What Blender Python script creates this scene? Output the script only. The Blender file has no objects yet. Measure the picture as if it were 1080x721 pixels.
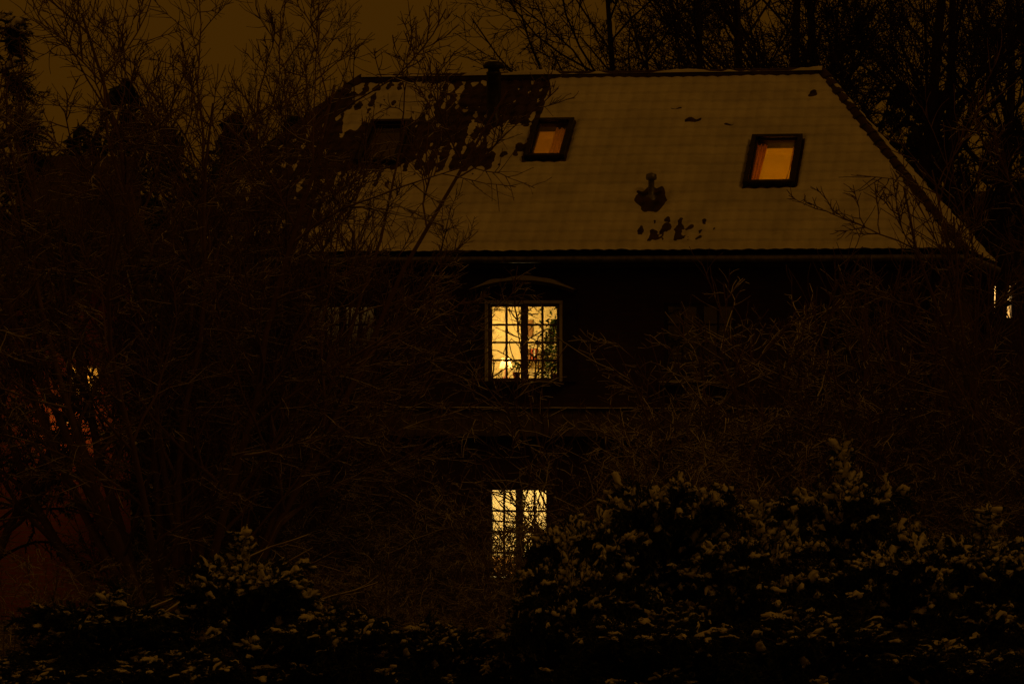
import bpy, math, random
import numpy as np
from mathutils import Vector, Matrix
rng=np.random.default_rng(11)
random.seed(5)
S=bpy.context.scene
S.view_settings.view_transform='Standard'
S.view_settings.look='None'
S.view_settings.exposure=0
col=S.collection

# ---------------------------------------------------------------- materials
def mat_new(name):
    m=bpy.data.materials.new(name); m.use_nodes=True
    nt=m.node_tree; b=nt.nodes['Principled BSDF']
    return m,nt,b
def N(nt,t,**k):
    n=nt.nodes.new(t)
    for a,v in k.items():
        if a in n.inputs: n.inputs[a].default_value=v
        else: setattr(n,a,v)
    return n
def simple(name,c1,c2,scale=6,rough=.8,metal=0,bump=.2,bscale=None,spec=.3):
    m,nt,b=mat_new(name); L=nt.links
    tc=N(nt,'ShaderNodeTexCoord')
    no=N(nt,'ShaderNodeTexNoise'); no.inputs['Scale'].default_value=scale; no.inputs['Detail'].default_value=5
    L.new(tc.outputs['Object'],no.inputs['Vector'])
    r=N(nt,'ShaderNodeValToRGB'); r.color_ramp.elements[0].position=.35; r.color_ramp.elements[1].position=.65
    r.color_ramp.elements[0].color=(*c1,1); r.color_ramp.elements[1].color=(*c2,1)
    L.new(no.outputs['Fac'],r.inputs['Fac']); L.new(r.outputs['Color'],b.inputs['Base Color'])
    b.inputs['Roughness'].default_value=rough; b.inputs['Metallic'].default_value=metal
    b.inputs['Specular IOR Level'].default_value=spec
    if bump:
        n2=N(nt,'ShaderNodeTexNoise'); n2.inputs['Scale'].default_value=bscale or scale*4; n2.inputs['Detail'].default_value=4
        L.new(tc.outputs['Object'],n2.inputs['Vector'])
        bp=N(nt,'ShaderNodeBump'); bp.inputs['Strength'].default_value=bump; bp.inputs['Distance'].default_value=.02
        L.new(n2.outputs['Fac'],bp.inputs['Height']); L.new(bp.outputs['Normal'],b.inputs['Normal'])
    return m
M_snow=simple('snow',(.66,.66,.67),(.86,.86,.87),1.6,.7,0,.6,9,.2)
M_tile=simple('roof_tile',(.035,.022,.016),(.075,.045,.032),5,.6,0,.3,30)
M_wood=simple('dark_wood',(.03,.02,.014),(.06,.042,.03),5,.7)
M_greywood=simple('weathered_wood',(.12,.095,.07),(.22,.18,.13),7,.8)
M_white=simple('white_paint',(.7,.68,.62),(.8,.79,.75),8,.5,0,.05)
M_metal=simple('dark_metal',(.02,.02,.02),(.045,.04,.038),9,.4,.4,.05)
M_zinc=simple('zinc_metal',(.12,.12,.12),(.25,.25,.25),9,.45,.6,.05)
M_cream=simple('cream_plaster',(.68,.6,.42),(.78,.7,.52),3,.9,0,.05)
M_leaf=simple('house_plant_leaf',(.05,.12,.02),(.12,.25,.04),14,.5,0,0)
M_pot=simple('terracotta',(.35,.14,.07),(.45,.2,.1),8,.8)
M_bookr=simple('red_cloth',(.35,.05,.03),(.5,.1,.05),8,.8)
M_bookb=simple('wood_brown',(.2,.1,.04),(.3,.16,.07),8,.6)

def brick_mat(name,c1,c2,mort,facing='x'):
    m,nt,b=mat_new(name); L=nt.links
    tc=N(nt,'ShaderNodeTexCoord'); sx=N(nt,'ShaderNodeSeparateXYZ'); cb=N(nt,'ShaderNodeCombineXYZ')
    L.new(tc.outputs['Object'],sx.inputs[0])
    ad=N(nt,'ShaderNodeMath',operation='ADD'); L.new(sx.outputs['X'],ad.inputs[0]); L.new(sx.outputs['Y'],ad.inputs[1])
    L.new(ad.outputs[0],cb.inputs['X']); L.new(sx.outputs['Z'],cb.inputs['Y'])
    br=N(nt,'ShaderNodeTexBrick'); br.inputs['Scale'].default_value=1
    br.inputs['Brick Width'].default_value=.23; br.inputs['Row Height'].default_value=.075; br.inputs['Mortar Size'].default_value=.006
    br.inputs['Color1'].default_value=(*c1,1); br.inputs['Color2'].default_value=(*c2,1); br.inputs['Mortar'].default_value=(*mort,1)
    L.new(cb.outputs[0],br.inputs['Vector'])
    no=N(nt,'ShaderNodeTexNoise'); no.inputs['Scale'].default_value=1.3; no.inputs['Detail'].default_value=6
    L.new(tc.outputs['Object'],no.inputs['Vector'])
    mx=N(nt,'ShaderNodeMixRGB',blend_type='MULTIPLY'); mx.inputs['Fac'].default_value=.7
    L.new(br.outputs['Color'],mx.inputs[1]); 
    rr=N(nt,'ShaderNodeValToRGB'); rr.color_ramp.elements[0].color=(.4,.4,.4,1); rr.color_ramp.elements[1].color=(1.2,1.2,1.2,1)
    L.new(no.outputs['Fac'],rr.inputs[0]); L.new(rr.outputs[0],mx.inputs[2])
    L.new(mx.outputs[0],b.inputs['Base Color']); b.inputs['Roughness'].default_value=.9
    bp=N(nt,'ShaderNodeBump'); bp.inputs['Strength'].default_value=.6; bp.inputs['Distance'].default_value=.01
    L.new(br.outputs['Fac'],bp.inputs['Height']); bp.invert=True; L.new(bp.outputs['Normal'],b.inputs['Normal'])
    return m
M_brick=brick_mat('dark_brick',(.07,.037,.025),(.1,.052,.033),(.065,.055,.045))
M_brick2=brick_mat('red_brick',(.34,.09,.045),(.42,.13,.06),(.3,.22,.16))

def bark_mat(name,snow_amt,c1,c2):
    m,nt,b=mat_new(name); L=nt.links
    tc=N(nt,'ShaderNodeTexCoord'); ge=N(nt,'ShaderNodeNewGeometry'); sx=N(nt,'ShaderNodeSeparateXYZ')
    L.new(ge.outputs['Normal'],sx.inputs[0])
    no=N(nt,'ShaderNodeTexNoise'); no.inputs['Scale'].default_value=2.5; no.inputs['Detail'].default_value=6
    L.new(tc.outputs['Object'],no.inputs['Vector'])
    ad=N(nt,'ShaderNodeMath',operation='MULTIPLY_ADD'); L.new(no.outputs['Fac'],ad.inputs[0]); ad.inputs[1].default_value=1.6
    L.new(sx.outputs['Z'],ad.inputs[2])
    mr=N(nt,'ShaderNodeMapRange'); mr.inputs['From Min'].default_value=1.75-snow_amt; mr.inputs['From Max'].default_value=1.9-snow_amt
    L.new(ad.outputs[0],mr.inputs['Value'])
    r=N(nt,'ShaderNodeValToRGB'); r.color_ramp.elements[0].color=(*c1,1); r.color_ramp.elements[1].color=(*c2,1)
    n3=N(nt,'ShaderNodeTexNoise'); n3.inputs['Scale'].default_value=9; L.new(tc.outputs['Object'],n3.inputs['Vector']); L.new(n3.outputs['Fac'],r.inputs[0])
    mx=N(nt,'ShaderNodeMixRGB'); L.new(mr.outputs[0],mx.inputs[0]); L.new(r.outputs[0],mx.inputs[1]); mx.inputs[2].default_value=(.75,.76,.78,1)
    L.new(mx.outputs[0],b.inputs['Base Color']); b.inputs['Roughness'].default_value=.85; b.inputs['Specular IOR Level'].default_value=.2
    return m
M_bark=bark_mat('bark_dusted',.22,(.13,.085,.055),(.24,.16,.1))
M_barksn=bark_mat('bark_snowy',.45,(.12,.08,.05),(.22,.15,.1))
M_barkdk=bark_mat('bark_dark',-.1,(.03,.02,.014),(.06,.042,.03))
M_need=simple('conifer_needles',(.018,.03,.012),(.04,.06,.022),5,.7,0,0)

def ground_mat():
    m,nt,b=mat_new('snowy_leaf_litter'); L=nt.links
    tc=N(nt,'ShaderNodeTexCoord')
    n1=N(nt,'ShaderNodeTexNoise'); n1.inputs['Scale'].default_value=1.1; n1.inputs['Detail'].default_value=9; n1.inputs['Roughness'].default_value=.7
    L.new(tc.outputs['Object'],n1.inputs['Vector'])
    r=N(nt,'ShaderNodeValToRGB'); e=r.color_ramp.elements
    e[0].position=.5; e[0].color=(.03,.022,.014,1); e[1].position=.62; e[1].color=(.5,.5,.5,1)
    L.new(n1.outputs['Fac'],r.inputs[0]); L.new(r.outputs[0],b.inputs['Base Color']); b.inputs['Roughness'].default_value=.9
    bp=N(nt,'ShaderNodeBump'); bp.inputs['Strength'].default_value=.8; L.new(n1.outputs['Fac'],bp.inputs['Height']); L.new(bp.outputs['Normal'],b.inputs['Normal'])
    return m
M_ground=ground_mat()
def glass_mat():
    m,nt,b=mat_new('window_glass'); L=nt.links
    tr=N(nt,'ShaderNodeBsdfTransparent'); gl=N(nt,'ShaderNodeBsdfGlossy'); gl.inputs['Roughness'].default_value=.03
    mx=N(nt,'ShaderNodeMixShader'); mx.inputs[0].default_value=.06; L.new(tr.outputs[0],mx.inputs[1]); L.new(gl.outputs[0],mx.inputs[2])
    L.new(mx.outputs[0],nt.nodes['Material Output'].inputs['Surface'])
    return m
M_glass=glass_mat()
def curtain_mat(name,c):
    m,nt,b=mat_new(name); L=nt.links
    tc=N(nt,'ShaderNodeTexCoord'); w=N(nt,'ShaderNodeTexNoise'); w.inputs['Scale'].default_value=12; L.new(tc.outputs['Object'],w.inputs['Vector'])
    mxc=N(nt,'ShaderNodeMixRGB'); mxc.inputs[1].default_value=(*[x*.8 for x in c],1); mxc.inputs[2].default_value=(*c,1); L.new(w.outputs['Fac'],mxc.inputs[0])
    d=N(nt,'ShaderNodeBsdfDiffuse'); t=N(nt,'ShaderNodeBsdfTranslucent')
    L.new(mxc.outputs[0],d.inputs[0]); L.new(mxc.outputs[0],t.inputs[0])
    mx=N(nt,'ShaderNodeMixShader'); mx.inputs[0].default_value=.55; L.new(d.outputs[0],mx.inputs[1]); L.new(t.outputs[0],mx.inputs[2])
    L.new(mx.outputs[0],nt.nodes['Material Output'].inputs['Surface'])
    return m
M_curtain=curtain_mat('curtain_cloth',(.75,.55,.3))
M_curtr=curtain_mat('brown_curtain_cloth',(.6,.3,.14))

# ---------------------------------------------------------------- mesh helpers
def np_mesh(name,V,Fs,mats,smooth=True):
    me=bpy.data.meshes.new(name)
    V=np.ascontiguousarray(V,dtype=np.float32).reshape(-1,3)
    me.vertices.add(len(V)); me.vertices.foreach_set('co',V.ravel())
    lv=[];ls=[];mi=[];off=0
    for F,mm in Fs:
        F=np.asarray(F,dtype=np.int32); n,k=F.shape
        lv.append(F.ravel()); ls.append(off+np.arange(n)*k); mi.append(np.full(n,mm)); off+=n*k
    lv=np.concatenate(lv).astype(np.int32); ls=np.concatenate(ls).astype(np.int32); mi=np.concatenate(mi).astype(np.int32)
    me.loops.add(len(lv)); me.loops.foreach_set('vertex_index',lv)
    me.polygons.add(len(ls)); me.polygons.foreach_set('loop_start',ls)
    me.polygons.foreach_set('material_index',mi)
    me.polygons.foreach_set('use_smooth',np.full(len(ls),smooth))
    for m in mats: me.materials.append(m)
    me.update(calc_edges=True); me.validate()
    return me
def obj(name,me,parent=None,loc=(0,0,0),rot=0,scale=1):
    o=bpy.data.objects.new(name,me); col.objects.link(o)
    o.location=loc; o.rotation_euler=(0,0,rot)
    o.scale=(scale,)*3 if not hasattr(scale,'__len__') else scale
    if parent: o.parent=parent
    return o
def boxes(name,bl,mat,parent=None,M=None,bev=.006):
    V=[];F=[]
    for (cx,cy,cz,sx,sy,sz) in bl:
        o=len(V)
        for i in (-.5,.5):
            for j in (-.5,.5):
                for k in (-.5,.5):
                    V.append((cx+i*sx,cy+j*sy,cz+k*sz))
        for f in ((0,1,3,2),(4,6,7,5),(0,4,5,1),(2,3,7,6),(0,2,6,4),(1,5,7,3)): F.append([o+a for a in f])
    V=np.array(V,float)
    if M is not None:
        A=np.array(M); V=V@A[:3,:3].T+A[:3,3]
    o=obj(name,np_mesh(name,V,[(np.array(F),0)],[mat],False),parent)
    if bev:
        b=o.modifiers.new('bevel','BEVEL'); b.width=bev; b.segments=2; b.limit_method='ANGLE'
    return o
def hashn(i,j,s):
    h=np.sin(i*127.1+j*311.7+s*74.7)*43758.5453
    return h-np.floor(h)
def vn(x,y,s=0):
    xi=np.floor(x);yi=np.floor(y);fx=x-xi;fy=y-yi
    fx=fx*fx*(3-2*fx);fy=fy*fy*(3-2*fy)
    a=hashn(xi,yi,s);b=hashn(xi+1,yi,s);c=hashn(xi,yi+1,s);d=hashn(xi+1,yi+1,s)
    return (a*(1-fx)+b*fx)*(1-fy)+(c*(1-fx)+d*fx)*fy
def fbm(x,y,s=0,o=4):
    t=0;a=.5;n=0
    for k in range(o):
        t=t+a*vn(x*2**k,y*2**k,s+k*13);n+=a;a*=.5
    return t/n
def nrm(v): return v/np.maximum(np.linalg.norm(v,axis=-1,keepdims=True),1e-9)
def tubes(P,R,sides,flat=1.0):
    Nn,K,_=P.shape
    T=nrm(np.gradient(P,axis=1)); T0=T[:,0]
    ref=np.where(np.abs(T0[:,2:3])>.75,np.array([[1.,0,0]]),np.array([[0,0,1.]]))[:,None,:]
    A=nrm(np.cross(T,np.broadcast_to(ref,T.shape))); B=np.cross(A,T)
    th=np.arange(sides)*2*math.pi/sides
    ring=A[:,:,None,:]*np.cos(th)[None,None,:,None]+B[:,:,None,:]*(np.sin(th)*flat)[None,None,:,None]
    V=P[:,:,None,:]+ring*R[:,:,None,None]
    n,k,s=np.meshgrid(np.arange(Nn),np.arange(K-1),np.arange(sides),indexing='ij')
    s2=(s+1)%sides; b=n*K*sides
    F=np.stack([b+k*sides+s,b+k*sides+s2,b+(k+1)*sides+s2,b+(k+1)*sides+s],-1).reshape(-1,4)
    return V.reshape(-1,3),F
def walk(start,d,L,K,up,wig,droop=0):
    n=len(start); P=np.zeros((n,K,3)); P[:,0]=start; d=nrm(d)
    for k in range(1,K):
        d=nrm(d+rng.normal(0,wig,(n,3))+np.array([0,0,up-droop*k]))
        P[:,k]=P[:,k-1]+d*(L/(K-1))[:,None]
    return P
def kids(P,R,n,lr,ang,up,wig,rr,t0=.2,K=6,rmin=.006,t1=1.,droop=0,tap=.35,zf=1.0):
    Nn,Kp,_=P.shape; idx=np.repeat(np.arange(Nn),n); m=len(idx)
    t=rng.uniform(t0,t1,m); f=t*(Kp-1)*.9999; i=np.floor(f).astype(int); w=(f-i)[:,None]
    st=P[idx,i]*(1-w)+P[idx,i+1]*w
    r=R[idx,i]*(1-w[:,0])+R[idx,i+1]*w[:,0]
    T=nrm(P[idx,i+1]-P[idx,i]); L=np.linalg.norm(np.diff(P,axis=1),axis=2).sum(1)[idx]
    q=rng.normal(0,1,(m,3)); q[:,2]*=zf; q=nrm(q-T*(q*T).sum(1,keepdims=True))
    a=np.radians(rng.uniform(ang[0],ang[1],m))[:,None]
    d=T*np.cos(a)+q*np.sin(a)
    ln=L*lr*rng.uniform(.55,1.25,m)*(1-.45*t)
    C=walk(st,d,ln,K,up,wig,droop)
    r0=np.maximum(r*rr,rmin)[:,None]*np.linspace(1,tap,K)[None]
    return C,np.maximum(r0,rmin*.6)
def join(parts):
    V=[];F=[];o=0
    for v,f,m in parts:
        V.append(v);F.append((f+o,m));o+=len(v)
    return np.concatenate(V),F
def bare_tree(name,stems,SR,spec,mat,sides=(8,6,4,3,3)):
    P,R=stems,SR; parts=[(*tubes(P,R,sides[0]),0)]
    for l,s in enumerate(spec):
        P,R=kids(P,R,**s); parts.append((*tubes(P,R,sides[min(l+1,4)]),0))
    V,F=join(parts)
    return np_mesh(name,V,F,[mat])
def fan_stems(n,length,tilt,K=9,up=.05,wig=.08,r=.08,base=.12):
    az=np.arange(n)*2.4+rng.uniform(-.4,.4,n); tl=np.radians(np.linspace(tilt[0],tilt[1],n))
    d=np.stack([np.cos(az)*np.sin(tl),np.sin(az)*np.sin(tl),np.cos(tl)],1)
    st=np.stack([np.cos(az)*base,np.sin(az)*base,np.full(n,-.15)],1)
    L=length*rng.uniform(.75,1.1,n)
    P=walk(st,d,L,K,up,wig)
    R=r*rng.uniform(.7,1.15,n)[:,None]*np.linspace(1,.22,K)[None]
    return P,R

# ---------------------------------------------------------------- HOUSE
house=bpy.data.objects.new('brick_house',None); col.objects.link(house); house.rotation_euler=(0,0,math.radians(-11))
E=6.63; TP=.676; AL=math.atan(TP)
def wall(name,x0,x1,z0,z1,holes,y,th,mat,parent,axis='x'):
    xs=sorted({x0,x1,*[h[0] for h in holes],*[h[1] for h in holes]}); zs=sorted({z0,z1,*[h[2] for h in holes],*[h[3] for h in holes]})
    V=[];F=[]
    def q(a,b,c,d):
        o=len(V);V.extend([a,b,c,d]);F.append((o,o+1,o+2,o+3))
    for i in range(len(xs)-1):
        for j in range(len(zs)-1):
            cx=(xs[i]+xs[i+1])/2;cz=(zs[j]+zs[j+1])/2
            if any(h[0]<cx<h[1] and h[2]<cz<h[3] for h in holes): continue
            q((xs[i],y,zs[j]),(xs[i+1],y,zs[j]),(xs[i+1],y,zs[j+1]),(xs[i],y,zs[j+1]))
            q((xs[i],y+th,zs[j]),(xs[i],y+th,zs[j+1]),(xs[i+1],y+th,zs[j+1]),(xs[i+1],y+th,zs[j]))
    for a,b,c,d in holes:
        q((a,y,c),(a,y,d),(a,y+th,d),(a,y+th,c)); q((b,y,c),(b,y+th,c),(b,y+th,d),(b,y,d))
        q((a,y,c),(a,y+th,c),(b,y+th,c),(b,y,c)); q((a,y,d),(b,y,d),(b,y+th,d),(a,y+th,d))
    q((x0,y,z0),(x0,y+th,z0),(x0,y+th,z1),(x0,y,z1)); q((x1,y,z0),(x1,y,z1),(x1,y+th,z1),(x1,y+th,z0))
    return obj(name,np_mesh(name,np.array(V),[(np.array(F),0)],[mat],False),parent)
W_main=(-.425,.85,4.41,5.77)
W_low=(-.42,.66,.98,2.55)
darks=[(-3.7,-2.45,4.41,5.77),(-3.7,-2.45,.98,2.5),(2.7,3.95,4.41,5.77),(5.4,6.6,4.41,5.77),(2.7,3.95,.98,2.5),(5.2,6.6,.98,2.5)]
wall('front_wall',-6.35,7.5,0,6.9,[W_main,W_low]+darks,0,.3,M_brick,house)
boxes('side_and_back_walls',[(7.35,4.75,3.3,.3,8.88,6.6),(-6.2,4.75,3.3,.3,8.88,6.6),(.575,9.05,3.3,13.2,.3,6.6)],M_brick,house,bev=0)
boxes('upper_floor_slab',[(.575,4.6,3.2,13.1,8.5,.2)],M_cream,house,bev=0)
def window(name,w,parent,cols=2,rows=4,y=.06,mat=M_white):
    x0,x1,z0,z1=w; W=x1-x0;H=z1-z0; f=.055; b=[]
    cx=(x0+x1)/2
    b+= [(x0+f/2,y,(z0+z1)/2,f,.08,H),(x1-f/2,y,(z0+z1)/2,f,.08,H),(cx,y,z1-f/2,W-2*f,.08,f),(cx,y,z0+f/2,W-2*f,.08,f),(cx,y,(z0+z1)/2,.12,.078,H-2*f)]
    for side in (-1,1):
        a=x0+f if side<0 else cx+.06; e=cx-.06 if side<0 else x1-f
        for c in range(1,cols): b.append((a+(e-a)*c/cols,y+.001,(z0+z1)/2,.036,.04,H-2*f))
        for r in range(1,rows): b.append(((a+e)/2,y-.001,z0+f+(H-2*f)*r/rows,e-a,.036,.036))
    boxes(name,b,mat,parent,bev=.003)
    boxes(name+'_glass',[(cx,y+.008,(z0+z1)/2,W-2*f,.006,H-2*f)],M_glass,parent,bev=0)
window('window_frame',W_main,house,mat=M_greywood)
window('lower_window_frame',W_low,house,2,4,mat=M_greywood)
for i,d in enumerate(darks): window('unlit_window_frame_%d'%i,d,house,2,3 if d[2]<3 else 4,mat=M_wood)
b=[]
for w in [W_main,W_low]+darks:
    b.append(((w[0]+w[1])/2,-.06,w[2]-.04,w[1]-w[0]+.2,.2,.07)); 
boxes('window_sills',b,M_wood,house)
w=W_main
boxes('window_casing',[(w[0]-.03,-.02,(w[2]+w[3])/2,.055,.05,w[3]-w[2]),(w[1]+.03,-.02,(w[2]+w[3])/2,.055,.05,w[3]-w[2]),((w[0]+w[1])/2,-.02,w[3]+.03,w[1]-w[0]+.12,.05,.055)],M_white,house)
b=[]
for w in [W_main]+[darks[0]]:
    for s in (w[0]-.19,w[1]+.19): b.append((s,-.03,(w[2]+w[3])/2,.24,.05,w[3]-w[2]+.02))
boxes('shutters',b,M_wood,house)
def arch(name,x0,x1,zb,rise,y0,y1,th,mat,lump=0):
    n=40;V=[];F=[]
    for i in range(n+1):
        t=i/n;x=x0+(x1-x0)*t; z=zb+rise*(1-(2*t-1)**2)
        l=lump*(.4+.6*vn(np.array(t*9.),np.array(0.),3)) if lump else 0
        if lump: l*=min(1,6*t,6*(1-t))
        for yy in (y0,y1): V+= [(x,yy,z),(x,yy,z+th+l)]
    for i in range(n):
        a=i*4
        F+=[(a,a+4,a+5,a+1),(a+2,a+3,a+7,a+6),(a+1,a+5,a+7,a+3),(a,a+2,a+6,a+4)]
    F+=[(0,1,3,2),(n*4,n*4+2,n*4+3,n*4+1)]
    return obj(name,np_mesh(name,np.array(V),[(np.array(F),0)],[mat],False),house)
arch('window_hood',-.72,1.16,5.95,.17,-.32,-.002,.06,M_wood)
arch('window_hood_snow',-.71,1.15,6.012,.17,-.31,-.003,.008,M_snow,.08)
b=[];x=-5.9
while x<7.3:
    w=.14+random.uniform(-.02,.02); b.append((x+w/2,-.2+random.uniform(-.003,.003),3.68+random.uniform(-.01,.01),w-.006,.03,.46)); x+=w
boxes('balcony_boards',b,M_greywood,house,None,.002)
boxes('balcony_rail',[(.7,-.1,3.93,13.3,.3,.035),(.7,-.09,3.42,13.3,.17,.05)],M_wood,house)
def snow_strip(name,p0,p1,w,h,parent,seg=220,seed=1):
    p0=np.array(p0,float);p1=np.array(p1,float); t=np.linspace(0,1,seg)
    L=np.linalg.norm(p1-p0); P=p0+(p1-p0)*t[:,None]
    nn=fbm(t*L*2.2,t*0,seed,3); r=np.clip((nn-.3)*2,0.05,1)
    e=nrm(p1-p0); side=nrm(np.cross(e,np.array([0,0,1.])))
    K=7; th=np.linspace(0,math.pi,K); V=[]
    for j in range(K):
        V.append(P+side*(math.cos(th[j])*w/2*(.75+.25*r))[:,None]+np.array([0,0,1.])*(math.sin(th[j])**.7*h*r)[:,None])
    V=np.stack(V,1).reshape(-1,3); a,b2=np.meshgrid(np.arange(seg-1),np.arange(K-1),indexing='ij')
    F=np.stack([a*K+b2,(a+1)*K+b2,(a+1)*K+b2+1,a*K+b2+1],-1).reshape(-1,4)
    return obj(name,np_mesh(name,V,[(F,0)],[M_snow]),parent)
snow_strip('balcony_snow',(-5.9,-.06,3.948),(7.3,-.06,3.948),.2,.02,house)
for i,w in enumerate([W_main,W_low]+darks): snow_strip('sill_snow_%d'%i,(w[0]-.08,-.07,w[2]-.006),(w[1]+.08,-.07,w[2]-.006),.15,.02,house,40,i+3)

# ---- roof
skyl=[dict(x=.2,d0=2.07,d1=3.18,w=.74,k='left'),dict(x=4.39,d0=1.25,d1=2.61,w=.92,k='right'),dict(x=-2.9,d0=2.0,d1=3.2,w=.78,k='dark')]
def sstep(a,b,x):
    t=np.clip((x-a)/(b-a),0,1);return t*t*(3-2*t)
def tileH(u,v,seed,kw=1.,kc=1.):
    ti=np.floor(u/.22+.5);ci=np.floor(v/.32)
    w=(.5+.5*np.cos(2*math.pi*u/.22))
    return kw*.036*w**.8+kc*.036*(1-(v/.32-ci))+.010*(hashn(ti,ci,seed)-.5)
def thick_front(x,d):
    t=.046+.03*(fbm(x*1.2,d*1.5,4)-.5)
    n=fbm(x*2.0,d*2.4,9,4)-.5; n2=fbm(x*3,d*3.5,21,3)-.5;n3=fbm(x*7,d*7,41,3)-.5
    b=np.minimum(sstep(-.02,-.25,x+n*.15),sstep(1.3,2.6,d+n*1.2+n3*.5-.1*(x+2)*(x<-2)))
    b=np.maximum(b,sstep(-3.0,-4.1,x+n*1.2))
    inner=-.010+.05*n2+.05*n3+.036*sstep(-1.9,-2.5,x)*sstep(2.9,3.4,d)*sstep(-4.1,-3.5,x)+.014*sstep(.4,.6,fbm(x*1.5,d*1.5,77,2))
    blob=np.exp(-(((x+.62)/.34)**2+((d-2.75)/.42)**2)**2)
    inner=inner+.09*blob*(1+n3)
    t=t*(1-b)+inner*b
    t-=.09*np.exp(-(((x-2.33)/.27)**2+((d-.95)/.34)**2)**1.5)*(1+n2)
    t-=.038*np.exp(-(((x-2.85)/.75)**2+((d+.0)/.40)**2)**2)*(1+2*n3+1.5*n2)
    for (a,bb,r1,r2) in [(2.72,3.2,.18,.05),(4.87,3.95,.12,.10),(2.4,3.55,.10,.04),(3.45,3.05,.08,.04)]:
        t-=.075*np.exp(-(((x-a)/r1)**2+((d-bb)/r2)**2))
    for s in skyl:
        dx=np.maximum(np.abs(x-s['x'])-s['w']/2,0);dd=np.maximum(s['d0']-d,0)+np.maximum(d-s['d1'],0)
        t-=.05*np.exp(-((dx/.05)**2+(dd/.06)**2))
    return t
def roof_face(tag,A,B,C,D,nu,nv,thick,holes=(),seed=1):
    A,B,C,D=[np.array(p,float) for p in (A,B,C,D)]
    e=nrm(B-A); n=nrm(np.cross(e,D-A)); 
    if n[2]<0:n=-n
    s=np.cross(n,e); 
    if s[2]<0:s=-s
    U,Vv=np.meshgrid(np.linspace(0,1,nu),np.linspace(0,1,nv),indexing='ij')
    P=(A+(B-A)*U[...,None])*(1-Vv[...,None])+(D+(C-D)*U[...,None])*Vv[...,None]
    u=(P-A)@e; v=(P-A)@s
    i,j=np.meshgrid(np.arange(nu-1),np.arange(nv-1),indexing='ij')
    F=np.stack([i*nv+j,(i+1)*nv+j,(i+1)*nv+j+1,i*nv+j+1],-1).reshape(-1,4)
    X=P[...,0];Dd=P[...,1]
    if holes:
        cx=X.reshape(-1)[F].mean(1);cd=Dd.reshape(-1)[F].mean(1); keep=np.ones(len(F),bool)
        for h in holes: keep&=~((abs(cx-h['x'])<h['w']/2-.04)&(cd>h['d0']+.04)&(cd<h['d1']-.04))
        F=F[keep]
    T=tileH(u,v,seed)
    obj('roof_tiles_'+tag,np_mesh('tiles_'+tag,P+n*T[...,None],[(F,0)],[M_tile]),house)
    th=thick(X,Dd) if tag=='front' else thick(u,v)
    h=tileH(u,v,seed,.36,.8)+th+.022*(fbm(u*4,v*4,seed+5,4)-.5)
    Ps=P+n*h[...,None]
    obj('roof_snow_'+tag,np_mesh('snow_'+tag,Ps,[(F,0)],[M_snow]),house)
FL=(-6.75,-.5,E);FR=(7.9,-.5,E);BR=(7.9,9.7,E);BL=(-6.75,9.7,E);RZ=E+TP*5.1;RL=(-3.85,4.6,RZ);RR=(5.0,4.6,RZ)
roof_face('front',FL,FR,RR,RL,620,230,thick_front,skyl,1)
other=lambda u,v:.05+.04*(fbm(u*1.1,v*1.3,31)-.5)
roof_face('right',FR,BR,RR,RR,300,120,other,(),2)
roof_face('back',BR,BL,RL,RR,160,60,other,(),3)
roof_face('left',BL,FL,RL,RL,200,80,other,(),4)
def ridge_tiles(name,p0,p1,mat,r=.11,step=.34):
    p0=np.array(p0);p1=np.array(p1);L=np.linalg.norm(p1-p0);e=(p1-p0)/L;n=int(L/step)
    P=[];R=[]
    for k in range(n+1):
        a=k*L/(n+1); P.append([p0+e*a,p0+e*(a+step*.5),p0+e*(a+step*1.08)]);R.append([r*1.08,r,r*.9])
    V,F=tubes(np.array(P),np.array(R),12)
    return obj(name,np_mesh(name,V,[(F,0)],[mat]),house)
up=np.array((0,0,.02))
ridge_tiles('ridge_tiles',np.array(RL)+up,np.array(RR)+up,M_tile)
ridge_tiles('hip_tiles_right',np.array(FR)+up,np.array(RR)+up,M_tile)
ridge_tiles('hip_tiles_left',np.array(FL)+up,np.array(RL)+up,M_tile)
snow_strip('ridge_snow',np.array((-3.8,4.6,RZ+.07)),np.array((5.0,4.6,RZ+.07)),.3,.1,house,200,8)
snow_strip('hip_snow',np.array(RR)+(0,0,.1),np.array(FR)+(0.05,0.05,.08),.12,.07,house,160,12)
boxes('eaves_fascia',[(.575,-.42,6.5,14.5,.03,.2),(7.82,4.6,6.5,.03,10.1,.2),(-6.67,4.6,6.5,.03,10.1,.2)],M_wood,house)
boxes('eaves_soffit',[(.575,-.2,6.395,14.4,.42,.02),(7.65,4.6,6.395,.3,10,.02),(-6.5,4.6,6.395,.3,10,.02)],M_wood,house,bev=0)
V,F=tubes(np.array([[(-6.8,-.52,6.53),(0,-.52,6.53),(7.95,-.52,6.53)],[(7.98,-.5,6.53),(7.98,4,6.53),(7.98,9.7,6.53)]],float),np.full((2,3),.065),10)
obj('gutter',np_mesh('gutter',V,[(F,0)],[M_zinc]),house)
V,F=tubes(np.array([[(7.3,-.1,6.4),(7.3,-.1,3),(7.3,-.1,0)]],float),np.full((1,3),.045),10)
obj('downpipe',np_mesh('downpipe',V,[(F,0)],[M_metal]),house)

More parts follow.
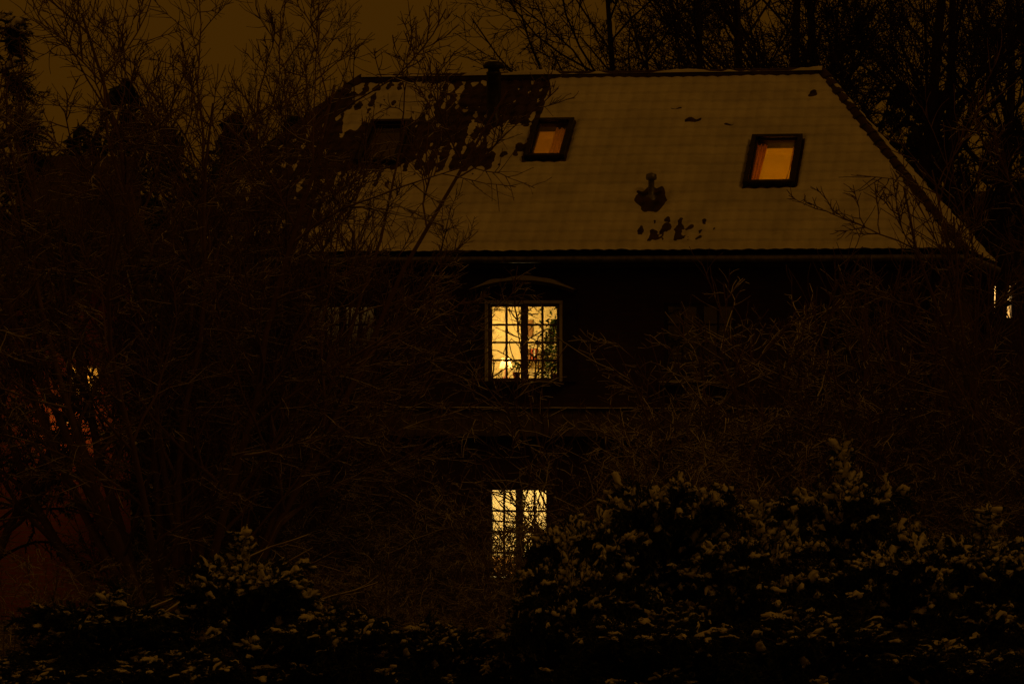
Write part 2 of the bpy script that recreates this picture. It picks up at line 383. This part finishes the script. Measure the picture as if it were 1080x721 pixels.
def roofM(x,d):
    c,s=math.cos(AL),math.sin(AL)
    return Matrix(((1,0,0,x),(0,c,-s,d),(0,s,c,E+TP*(d+.5)),(0,0,0,1)))
def fold_sheet(name,u0,u1,l0,l1,n0,mat,M,folds=5,amp=.03,slant=0):
    nu,nl=60,12;u,l=np.meshgrid(np.linspace(0,1,nu),np.linspace(0,1,nl),indexing='ij')
    X=u0+(u1-u0)*u+slant*(1-l)*u; Y=l0+(l1-l0)*l; Z=n0+amp*np.sin(u*folds*2*math.pi+.4*np.sin(l*4))*(.6+.4*l)
    V=np.stack([X,Y,Z],-1).reshape(-1,3);A=np.array(M);V=V@A[:3,:3].T+A[:3,3]
    i,j=np.meshgrid(np.arange(nu-1),np.arange(nl-1),indexing='ij');F=np.stack([i*nl+j,(i+1)*nl+j,(i+1)*nl+j+1,i*nl+j+1],-1).reshape(-1,4)
    return obj(name,np_mesh(name,V,[(F,0)],[mat]),house)
def point(name,loc,power,colr,parent=None,r=.06):
    l=bpy.data.lights.new(name,'POINT'); l.energy=power;l.color=colr;l.shadow_soft_size=r
    o=bpy.data.objects.new(name,l);col.objects.link(o);o.location=loc
    if parent:o.parent=parent
    return o
for s in skyl:
    dc=(s['d0']+s['d1'])/2;L=(s['d1']-s['d0'])/math.cos(AL);M=roofM(s['x'],dc);w=s['w'];t=.085;k=s['k']
    boxes('skylight_frame_'+k,[(-w/2+t/2,0,.02,t,L,.26),(w/2-t/2,0,.02,t,L,.26),(0,L/2-t/2,.021,w-2*t,t,.26),(0,-L/2+t/2,.019,w-2*t,t,.24)],M_metal,house,M)
    t2=.035;wi=w-2*t;Li=L-2*t
    boxes('skylight_sash_'+k,[(-wi/2+t2/2,0,.06,t2,Li,.05),(wi/2-t2/2,0,.06,t2,Li,.05),(0,Li/2-t2/2,.06,wi-2*t2,t2,.05),(0,-Li/2+t2/2,.06,wi-2*t2,t2,.05)],M_wood,house,M,.003)
    boxes('skylight_glass_'+k,[(0,0,.07,wi-.02,Li-.02,.005)],M_glass,house,M,0)
    a=wi/2+.02;bq=Li/2+.02;A2=a+.25;B2=bq+.15;n0=-.06;n1=-.35;n2=-1.3
    Vs=[]
    for (aa,bb,nn) in ((a,bq,n0),(A2,B2,n1),(A2,B2,n2)):
        Vs+= [(-aa,-bb,nn),(aa,-bb,nn),(aa,bb,nn),(-aa,bb,nn)]
    V=np.array(Vs);Am=np.array(M);V=V@Am[:3,:3].T+Am[:3,3]
    F=[]
    for r in (0,4):
        for q in range(4): F.append((r+q,r+(q+1)%4,r+4+(q+1)%4,r+4+q))
    F.append((8,9,10,11))
    obj('attic_room_'+k,np_mesh('attic_'+k,V,[(np.array(F),0)],[M_cream],False),house)
    if k=='right':
        p=M@Vector((.1,-.2,-.9)); point('attic_lamp_right',p,5.6,(1,.34,.0),house)
        fold_sheet('attic_curtain_right',-wi/2,-wi/2+.2,-Li/2,Li/2,-.03,M_curtr,M,3,.02,-.05)
        fold_sheet('attic_blind_right',wi/2-.1,wi/2,-Li/2,Li/2,-.1,M_curtain,M,2,.02,-.18)
    if k=='left':
        p=M@Vector((0,-.2,-.9)); point('attic_lamp_left',p,2.2,(1,.32,.01),house)
        fold_sheet('attic_curtain_left',.02,wi/2,-Li/2,Li/2,-.04,M_curtain,M,3,.02,-.05)
def lathe(name,prof,loc,mat,parent,seg=20):
    V=[];F=[]
    for r,z in prof:
        for i in range(seg): V.append((loc[0]+r*math.cos(i*2*math.pi/seg),loc[1]+r*math.sin(i*2*math.pi/seg),loc[2]+z))
    for k in range(len(prof)-1):
        for i in range(seg): F.append((k*seg+i,k*seg+(i+1)%seg,(k+1)*seg+(i+1)%seg,(k+1)*seg+i))
    return obj(name,np_mesh(name,np.array(V),[(np.array(F),0)],[mat],True),parent)
zb=E+TP*3.77-.25
lathe('flue_pipe',[(.22,0),(.19,.28),(.135,.34),(.135,1.12),(.14,1.13),(.14,1.18),(.11,1.19),(.11,1.24),(.19,1.25),(.21,1.29),(.16,1.36),(.001,1.39)],(-.98,3.27,zb),M_metal,house)
lathe('flue_snow_cap',[(.1,1.375),(.06,1.39),(.001,1.40)],(-.98,3.27,zb),M_snow,house)
zb=E+TP*1.5-.1
lathe('vent_pipe',[(.16,0),(.1,.14),(.055,.17),(.055,.42),(.09,.43),(.1,.46),(.09,.53),(.001,.56)],(2.32,1.02,zb),M_zinc,house)
boxes('rear_chimney',[(-1.7,5.6,9.7,1.2,.5,1.0)],M_brick,house)
boxes('rear_chimney_snow',[(-1.7,5.6,10.23,1.24,.54,.06)],M_snow,house,bev=.025)

# ---- lit rooms
def room(name,x0,x1,y0,y1,z0,z1,mat,par=None):
    V=np.array([(x0,y0,z0),(x1,y0,z0),(x1,y1,z0),(x0,y1,z0),(x0,y0,z1),(x1,y0,z1),(x1,y1,z1),(x0,y1,z1)])
    F=np.array([(0,1,2,3),(4,7,6,5),(1,5,6,2),(0,3,7,4),(3,2,6,7)])
    return obj(name,np_mesh(name,V,[(F,0)],[mat],False),par or house)
room('living_room',-1.6,2.0,.28,3.0,3.31,6.2,M_cream)
point('living_room_lamp',(-.7,1.9,5.2),56,(1,.6,.13),house,.12)
room('kitchen',-1.6,2.0,.28,3.0,.2,2.9,M_cream)
point('kitchen_lamp',(-.2,1.5,2.6),95,(1,.7,.24),house,.12)
lathe('table_lamp_base',[(.08,0),(.07,.02),(.02,.04),(.02,.2),(.001,.21)],(-.22,.55,4.45),M_pot,house)
lathe('table_lamp_shade',[(.12,.18),(.075,.36)],(-.22,.55,4.45),M_curtain,house)
point('table_lamp_bulb',(-.22,.55,4.73),5,(1,.72,.3),house,.03)
boxes('window_table',[(.2,.55,4.42,1.5,.45,.04)],M_bookb,house)
def leaves(name,c,n,sp,sz,mat,tall=1):
    p=np.array(c)+rng.normal(0,1,(n,3))*np.array([sp,sp*.6,sp*tall]); a=nrm(rng.normal(0,1,(n,3)));b2=nrm(np.cross(a,rng.normal(0,1,(n,3))))
    s=sz*rng.uniform(.6,1.3,(n,1)); V=np.stack([p-a*s,p+b2*s*.4,p+a*s,p-b2*s*.4],1).reshape(-1,3)
    return obj(name,np_mesh(name,V,[(np.arange(n*4).reshape(-1,4),0)],[mat],False),house)
lathe('plant_pot',[(.05,0),(.075,.12),(.08,.13)],(.0,.42,4.44),M_pot,house)
leaves('potted_plant_leaves',(.0,.42,4.66),50,.05,.04,M_leaf,1.2)
lathe('plant_pot_b',[(.05,0),(.075,.1),(.08,.11)],(.7,.42,4.44),M_pot,house)
leaves('potted_plant_leaves_b',(.62,.42,4.72),150,.10,.05,M_leaf,1.7)
leaves('hanging_plant',(.58,.6,5.3),110,.13,.05,M_leaf,1.6)
n=1500;hh=rng.uniform(0,1,n);aa=rng.uniform(0,6.28,n);rr=(1-hh)*.5*rng.uniform(.3,1,n)
p=np.stack([.58+rr*np.cos(aa),1.0+rr*np.sin(aa),4.0+hh*1.5],1);a=nrm(np.stack([np.cos(aa),np.sin(aa),-.3+0*aa],1)+rng.normal(0,.4,(n,3)));b2=nrm(np.cross(a,rng.normal(0,1,(n,3))))
V=np.stack([p-b2*.012,p+b2*.012,p+a*.11],1).reshape(-1,3)
obj('indoor_fir_tree',np_mesh('fir',V,[(np.arange(n*3).reshape(-1,3),0)],[M_leaf],False),house)
b=[];
for i in range(26):
    k=rng.integers(0,n);b.append((*p[k],.035,.035,.035))
boxes('fir_tree_baubles',b,M_bookr,house,None,.012)
boxes('wall_shelf',[(-.15,2.85,4.75,.5,.25,.03)],M_bookb,house)
for mm,nm in ((M_bookr,'books_red'),(M_bookb,'books_brown'),(M_white,'books_pale')):
    b=[(-.15+random.uniform(-.22,.22),2.82,4.88,.03,.16,.18+random.uniform(-.03,.04)) for _ in range(4)]
    boxes(nm,b,mm,house,None,.003)
boxes('picture_frame',[(.45,2.97,5.3,.4,.03,.32),(-.3,2.97,5.35,.22,.03,.3)],M_bookb,house)
leaves('kitchen_plant',(.2,.5,1.25),160,.16,.06,M_leaf,1.0)
boxes('kitchen_cupboard',[(.9,2.7,1.9,1.0,.5,.8),(-.4,2.6,.7,2,.6,.9)],M_bookb,house)
room('dim_hall',-3.75,-2.4,.28,2.2,3.35,6.2,M_cream)
point('hall_lamp',(-3.3,1.9,5.9),.35,(1,.6,.2),house)

# ---------------------------------------------------------------- neighbour brick house, left
nb=bpy.data.objects.new('brick_house.001',None);col.objects.link(nb);nb.location=(-10.2,2.5,0);nb.rotation_euler=(0,0,math.radians(9))
wall('front_wall',-3,3.2,0,6.4,[(2.05,2.65,4.1,4.66),(-1.6,-.4,4.0,5.2)],0,.3,M_brick2,nb)
boxes('side_walls',[(3.05,3.8,3.2,.3,6.98,6.4),(-2.85,3.8,3.2,.3,6.98,6.4),(.1,7.45,3.2,6.2,.3,6.4)],M_brick2,nb,bev=0)
V=np.array([(-3.3,-.5,6.3),(3.5,-.5,6.3),(3.5,3.7,8.6),(-3.3,3.7,8.6),(3.5,7.9,6.3),(-3.3,7.9,6.3)]);V=np.concatenate([V,V+(0,0,.12)])
F=np.array([(0,3,2,1),(3,5,4,2),(6,7,8,9),(9,8,10,11),(0,1,7,6),(4,5,11,10),(0,6,9,3),(1,2,8,7),(3,9,11,5),(2,4,10,8)])
obj('tiled_roof',np_mesh('nroof',V,[(F,0)],[M_tile],False),nb)
boxes('window_frame',[(2.07,.06,4.38,.04,.06,.56),(2.63,.06,4.38,.04,.06,.56),(2.35,.06,4.64,.52,.06,.04),(2.35,.06,4.12,.52,.06,.04),(2.35,.06,4.38,.03,.05,.48),(2.35,.061,4.38,.52,.03,.02)],M_white,nb,None,.002)
room('lit_bathroom',1.6,2.85,.28,1.8,3.5,5.4,M_cream,nb)
point('bathroom_lamp',(2.2,1.2,5.1),24,(1,.5,.08),nb)
boxes('wall_lantern_bracket',[(2.05,-.12,3.9,.03,.24,.03),(2.05,-.22,3.85,.12,.12,.02),(2.05,-.22,3.62,.12,.12,.02)],M_metal,nb,None,.003)
point('wall_lantern_bulb',(2.05,-.5,3.6),8,(1,.36,.05),nb,.04)

# distant house to the right with a lit window
dh=bpy.data.objects.new('brick_house.002',None);col.objects.link(dh);dh.location=(16.5,38,0)
wall('front_wall',-4,4,0,7,[(-2.65,-2.15,5.8,6.7)],0,.3,M_brick,dh)
boxes('side_walls',[(3.85,4,3.5,.3,7.3,7),(-3.85,4,3.5,.3,7.3,7),(0,7.8,3.5,8,.3,7)],M_brick,dh,bev=0)
V=np.array([(-4.4,-.5,6.95),(4.4,-.5,6.95),(4.4,4,9.6),(-4.4,4,9.6),(4.4,8.4,6.95),(-4.4,8.4,6.95)])
obj('roof',np_mesh('droof',V,[(np.array([(0,1,2,3),(3,2,4,5)]),0)],[M_tile],False),dh)
boxes('window_frame',[(-2.4,.05,6.25,.04,.05,.9),(-2.4,.051,6.25,.5,.04,.03)],M_white,dh,None,0)
room('lit_room',-3.4,-1.2,.28,2,5.0,6.9,M_cream,dh)
point('room_lamp',(-2.3,1.2,6.6),35,(1,.62,.25),dh)

# ---------------------------------------------------------------- ground
g=np.concatenate([-np.geomspace(400,25,30),np.linspace(-24,24,80),np.geomspace(25,400,30)])
X,Y=np.meshgrid(g,g,indexing='ij');hill=np.clip((Y-55)/60,0,1);hill=hill*hill*(3-2*hill)
Z=.15*(fbm(X*.4,Y*.4,2)-.5)*2+hill*(9+6*fbm(X*.03,Y*.03,7))-.05
V=np.stack([X,Y,Z],-1).reshape(-1,3);n=len(g);i,j=np.meshgrid(np.arange(n-1),np.arange(n-1),indexing='ij')
F=np.stack([i*n+j,(i+1)*n+j,(i+1)*n+j+1,i*n+j+1],-1).reshape(-1,4)
obj('ground',np_mesh('ground',V,[(F,0)],[M_ground]))

# ---------------------------------------------------------------- distant evergreen belt (behind the distant house on the right)
nt_=74;cx=np.concatenate([np.linspace(-42,-5.5,42),np.linspace(6,52,32)])+rng.normal(0,.4,nt_)
cy=np.concatenate([rng.uniform(20,30,42),rng.uniform(48,58,32)]);ch=np.concatenate([rng.uniform(9.4,11.6,42),rng.uniform(11.5,14,32)]);cr=rng.uniform(1.5,2.4,nt_)
m=1000;ci=np.repeat(np.arange(nt_),m);hh=rng.uniform(0,1,nt_*m);aa=rng.uniform(0,6.28,nt_*m);rr=cr[ci]*(1-hh**2)**.7*rng.uniform(.5,1.15,nt_*m)
p=np.stack([cx[ci]+rr*np.cos(aa),cy[ci]+rr*np.sin(aa),hh*ch[ci]],1);a=nrm(rng.normal(0,1,p.shape));b2=nrm(np.cross(a,rng.normal(0,1,p.shape)));s=rng.uniform(.10,.3,(len(p),1))
V=np.stack([p-a*s,p+b2*s*.5,p+a*s,p-b2*s*.5],1).reshape(-1,3)
obj('distant_evergreen_trees',np_mesh('distant_evergreen_trees',V,[(np.arange(len(V)).reshape(-1,4),0)],[M_need],False))

# ---------------------------------------------------------------- trees
def px(p,dep): return (p-540)/3600*dep
st,sr=fan_stems(16,9.6,(3,33),K=11,up=.035,wig=.08,r=.08,base=.2)
me=bare_tree('big_bare_tree',st,sr,[dict(n=12,lr=.38,ang=(25,60),up=.05,wig=.13,rr=.6,t0=.25,K=7,rmin=.015),
  dict(n=10,lr=.5,ang=(25,65),up=.05,wig=.15,rr=.55,t0=.15,K=6,rmin=.010),
  dict(n=9,lr=.55,ang=(25,65),up=.04,wig=.15,rr=.6,t0=.15,K=4,rmin=.0078)],M_bark)
obj('bare_tree',me,None,(px(190,50),-10,0))
obj('bare_tree.003',me,None,(px(272,53.5),-6.5,0),2.2,.74)
st,sr=fan_stems(7,8.0,(4,28),K=9,up=.06,wig=.1,r=.07)
me2=bare_tree('side_bare_tree',st,sr,[dict(n=10,lr=.42,ang=(25,55),up=.05,wig=.13,rr=.6,t0=.2,K=7,rmin=.012),
  dict(n=9,lr=.5,ang=(25,60),up=.04,wig=.15,rr=.55,t0=.2,K=5,rmin=.009),
  dict(n=8,lr=.5,ang=(25,60),up=.04,wig=.15,rr=.6,t0=.15,K=4,rmin=.0075)],M_bark)
obj('bare_tree.001',me2,None,(px(-70,50),-9,0),1.0,1.1)
obj('bare_tree.002',me2,None,(px(1110,52),-8,0),5.2,1.2)
st,sr=fan_stems(5,6.6,(4,26),K=9,up=.05,wig=.08,r=.045)
me3=bare_tree('young_bare_tree',st,sr,[dict(n=8,lr=.45,ang=(25,50),up=.06,wig=.1,rr=.5,t0=.25,K=6,rmin=.009),
  dict(n=8,lr=.5,ang=(25,50),up=.04,wig=.12,rr=.5,t0=.2,K=5,rmin=.0075)],M_bark)
obj('young_bare_tree',me3,None,(px(1000,53),-7,0),.5,1.25)
obj('young_bare_tree.001',me3,None,(px(950,53),-6,0),2.5,1.05)
obj('young_bare_tree.002',me3,None,(px(1045,52),-8,0),4.5,1.35)
def tall(name,seed_h,K=10):
    P=walk(np.array([[0,0,-.3]]),np.array([[0,0,1.]]),np.array([seed_h]),K,.12,.04)
    R=.2*np.linspace(1,.2,K)[None]
    return bare_tree(name,P,R,[dict(n=26,lr=.42,ang=(30,65),up=.07,wig=.1,rr=.42,t0=.25,K=7,rmin=.03),
     dict(n=9,lr=.5,ang=(25,55),up=.05,wig=.13,rr=.5,t0=.2,K=5,rmin=.016),
     dict(n=8,lr=.5,ang=(25,60),up=.03,wig=.14,rr=.55,t0=.15,K=4,rmin=.011),
     dict(n=4,lr=.5,ang=(25,60),up=.0,wig=.14,rr=.6,t0=.15,K=3,rmin=.009)],M_barkdk,(7,5,3,3,3))
T=[tall('tall_tree_a',17),tall('tall_tree_b',16)]
k=0
for (p,dep,sc) in [(690,80,.9),(745,76,.95),(800,88,1.1),(855,80,1.1),(930,76,1.1),(1000,82,1.1),(1090,76,1.15),(1040,95,1.2),(900,97,1.25)]:
    obj('tall_tree' if k==0 else 'tall_tree.%03d'%k,T[k%2],None,(px(p,dep),dep-60,0),rng.uniform(0,6.28),sc);k+=1
for (p,dep,sc,zz) in [(335,86,.42,.70),(295,88,.42,.68),(60,84,.5,.56)]:
    obj('tall_tree.%03d'%k,T[k%2],None,(px(p,dep),dep-60,0),rng.uniform(0,6.28),(sc,sc,zz));k+=1
SH=[]
for q in range(3):
    st,sr=fan_stems(12,3.6,(5,50),K=8,up=.0,wig=.13,r=.028,base=.3)
    SH.append(bare_tree('shrub_%d'%q,st,sr,[dict(n=8,lr=.5,ang=(25,65),up=.02,wig=.18,rr=.6,t0=.15,K=6,rmin=.011),
      dict(n=7,lr=.5,ang=(25,70),up=.0,wig=.2,rr=.6,t0=.1,K=5,rmin=.008),
      dict(n=3,lr=.55,ang=(25,70),up=.0,wig=.2,rr=.7,t0=.1,K=3,rmin=.007)],M_barksn))
k=0
def put(p,dep,sc):
    global k
    obj('snowy_shrub' if k==0 else 'snowy_shrub.%03d'%k,SH[k%3],None,(px(p,dep),dep-60,0),rng.uniform(0,6.28),sc);k+=1
for p in range(700,1120,70): put(p+rng.uniform(-15,15),rng.uniform(53,56),rng.uniform(1.35,1.6))
for p in (420,485,530,575,625): put(p,rng.uniform(50,55),rng.uniform(.66,.76))
for p in range(690,1120,75): put(p+rng.uniform(-15,15),rng.uniform(49,52),rng.uniform(.9,1.05))
for p in range(190,420,80): put(p+rng.uniform(-15,15),rng.uniform(50,56),rng.uniform(.75,.95))
for p in range(0,640,80): put(p+rng.uniform(-15,15),rng.uniform(46,49),rng.uniform(.5,.6))
n=5;P=walk(np.tile([[px(170,47),-13,1.2]],(n,1))+rng.normal(0,.2,(n,3)),np.tile([[1,.1,.4]],(n,1))+rng.normal(0,.15,(n,3)),rng.uniform(2.2,3.0,n),9,-.02,.1)
me=bare_tree('fallen_limb',P,.035*np.linspace(1,.3,9)[None].repeat(n,0),[dict(n=5,lr=.4,ang=(20,45),up=.02,wig=.12,rr=.5,K=6,rmin=.009)],M_barksn)
obj('fallen_branch',me)

# ---------------------------------------------------------------- snowy conifers: arching plumes of short sprays
def conifer(name,H,Rad,nb,shrub=True,nk=46,klen=.3,sn=(.15,.8)):
    hb=rng.uniform(.05,1,nb)**.75; az=rng.uniform(0,6.28,nb)
    prof=np.sqrt(np.clip(1-(hb*.93)**2.4,0,1))*.9+.12 if shrub else (1-hb)*.95+.12
    L=Rad*prof*rng.uniform(.65,1.2,nb); tl=np.radians(rng.uniform(25,55,nb)) + (hb**2*.5 if shrub else -.3)
    d=np.stack([np.cos(az)*np.cos(tl),np.sin(az)*np.cos(tl),np.sin(tl)],1)
    P=walk(np.stack([.1*np.cos(az),.1*np.sin(az),hb*H*(.72 if shrub else 1)],1),d,L*1.15,9,.02,.05,.055)
    R=np.linspace(.03,.008,9)[None].repeat(nb,0)
    trunk=walk(np.array([[0,0,-.2]]),np.array([[0,0,1.]]),np.array([H*.9]),6,.1,.02)
    idx=np.repeat(np.arange(nb),nk);m=len(idx);t=rng.uniform(.25,1,m)**.8*7.999;i=np.floor(t).astype(int);w=(t-i)[:,None]
    s0=P[idx,i]*(1-w)+P[idx,i+1]*w;Tn=nrm(P[idx,i+1]-P[idx,i]);q=rng.normal(0,1,(m,3));q=nrm(q-Tn*(q*Tn).sum(1,keepdims=True))
    C=walk(s0,Tn*.75+q*.8+np.array([0,0,.1]),klen*rng.uniform(.5,1.2,m)*(1.15-.35*t/8),5,-.02,.08,.05)
    RC=np.full((m,5),.006)
    parts=[(*tubes(trunk,.08*np.linspace(1,.2,6)[None],8),1),(*tubes(P,R,5),1),(*tubes(C,RC,3),1)]
    nn=26;id2=np.repeat(np.arange(m),nn);t=rng.uniform(0,3.999,len(id2));i=np.floor(t).astype(int);w=(t-i)[:,None]
    p=C[id2,i]*(1-w)+C[id2,i+1]*w;Tn=nrm(C[id2,i+1]-C[id2,i]);q=rng.normal(0,1,p.shape)
    dd=nrm(Tn*.8+nrm(q)*.8);ln=rng.uniform(.04,.10,len(id2))[:,None];sd=nrm(np.cross(dd,rng.normal(0,1,p.shape)))
    V=np.stack([p-sd*.011,p+sd*.011,p+dd*ln],1).reshape(-1,3)
    parts.append((V,np.arange(len(V)).reshape(-1,3),0))
    qz=(C[:,2]-s0)[:,2]
    pl=rng.uniform(sn[0],sn[1],nb)[idx]
    sel=(qz>.0)&(rng.uniform(0,1,m)<pl); C2=C[sel]
    tt=np.linspace(.05,.95,6)*4;ii=np.minimum(tt.astype(int),3);ww=(tt-ii)[None,:,None]
    D=C2[:,ii]*(1-ww)+C2[:,ii+1]*ww
    rad=.042*np.sin(np.linspace(.2,2.95,6))[None]**.6*rng.uniform(.3,1.5,(len(D),6))*rng.uniform(.4,1.4,(len(D),1))
    D=D+np.array([0,0,.025]); D+=rng.normal(0,.016,D.shape)
    v,f=tubes(D,rad,6,.75);v=v+rng.normal(0,.009,v.shape);parts.append((v,f,2))
    V,F=join(parts)
    return np_mesh(name,V,F,[M_need,M_barkdk,M_snow])
CB=[conifer('juniper_a',3.4,1.6,85),conifer('juniper_b',3.0,1.5,75),conifer('juniper_c',3.0,1.5,75,sn=(.0,.4))]
k=0
for (p,dep,ht,sx,v) in [(705,44,3.25,.9,0),(885,45,3.2,.95,1),(622,43,2.85,.72,0),(795,43,2.6,.85,1),(960,43.5,2.5,.8,0),(1050,44,2.5,1.0,1),(690,40.5,1.8,.9,2),(860,40.5,1.8,1.0,2),(1000,40,1.5,.9,2),(592,42,2.3,.6,1),
                      (265,43,2.3,.85,1),(105,42.5,1.85,.9,2),(190,41,1.3,.8,2),(360,42,1.7,.75,2),(20,41,1.2,.8,2),(465,42.5,1.5,.7,2)]:
    H=(3.1,2.75,2.75)[v]
    obj('snowy_juniper_bush' if k==0 else 'snowy_juniper_bush.%03d'%k,CB[v],None,(px(p,dep),dep-60,0),rng.uniform(0,6.28),(sx,sx,ht/H));k+=1
ced=conifer('cedar',10.6,2.8,90,False,30,.4)
obj('cedar_tree',ced,None,(px(-15,56),-4,0))

# ---------------------------------------------------------------- world, sun, camera
w=bpy.data.worlds.new('World');S.world=w;w.use_nodes=True;nt=w.node_tree;L=nt.links
bg=nt.nodes['Background']
sky=N(nt,'ShaderNodeTexSky');sky.sky_type='NISHITA';sky.sun_disc=False;sky.sun_elevation=math.radians(2);sky.sun_rotation=math.radians(200)
tc=N(nt,'ShaderNodeTexCoord');sp=N(nt,'ShaderNodeSeparateXYZ');L.new(tc.outputs['Generated'],sp.inputs[0])
rp=N(nt,'ShaderNodeValToRGB');e=rp.color_ramp.elements
e[0].position=0;e[0].color=(.046,.0170,.0006,1);e[1].position=.8;e[1].color=(.045,.0160,.0010,1)
L.new(sp.outputs['Z'],rp.inputs[0])
no=N(nt,'ShaderNodeTexNoise');no.inputs['Scale'].default_value=2.2;no.inputs['Detail'].default_value=3;L.new(tc.outputs['Generated'],no.inputs['Vector'])
mr=N(nt,'ShaderNodeMapRange');mr.inputs['To Min'].default_value=.8;mr.inputs['To Max'].default_value=1.2;L.new(no.outputs['Fac'],mr.inputs['Value'])
ml=N(nt,'ShaderNodeVectorMath',operation='SCALE');L.new(rp.outputs[0],ml.inputs[0]);L.new(mr.outputs[0],ml.inputs['Scale'])
sk=N(nt,'ShaderNodeVectorMath',operation='SCALE');L.new(sky.outputs[0],sk.inputs[0]);sk.inputs['Scale'].default_value=.0002
ad=N(nt,'ShaderNodeVectorMath',operation='ADD');L.new(ml.outputs[0],ad.inputs[0]);L.new(sk.outputs[0],ad.inputs[1])
L.new(ad.outputs[0],bg.inputs['Color']);bg.inputs['Strength'].default_value=1
sl=bpy.data.lights.new('town_glow_sun','SUN');sl.energy=.075;sl.angle=math.radians(8);sl.color=(1,.42,.05)
so=bpy.data.objects.new('town_glow_sun',sl);col.objects.link(so)
so.rotation_euler=Vector((.55,-.45,.70)).to_track_quat('Z','Y').to_euler()
cd=bpy.data.cameras.new('camera');cd.lens=120;cd.sensor_width=36;cd.clip_end=2000;cd.clip_start=.5
co=bpy.data.objects.new('camera',cd);col.objects.link(co);co.location=(0,-60,5.1);co.rotation_euler=(math.radians(90),0,0)
S.camera=co
print('verts',sum(len(m.vertices) for m in bpy.data.meshes))
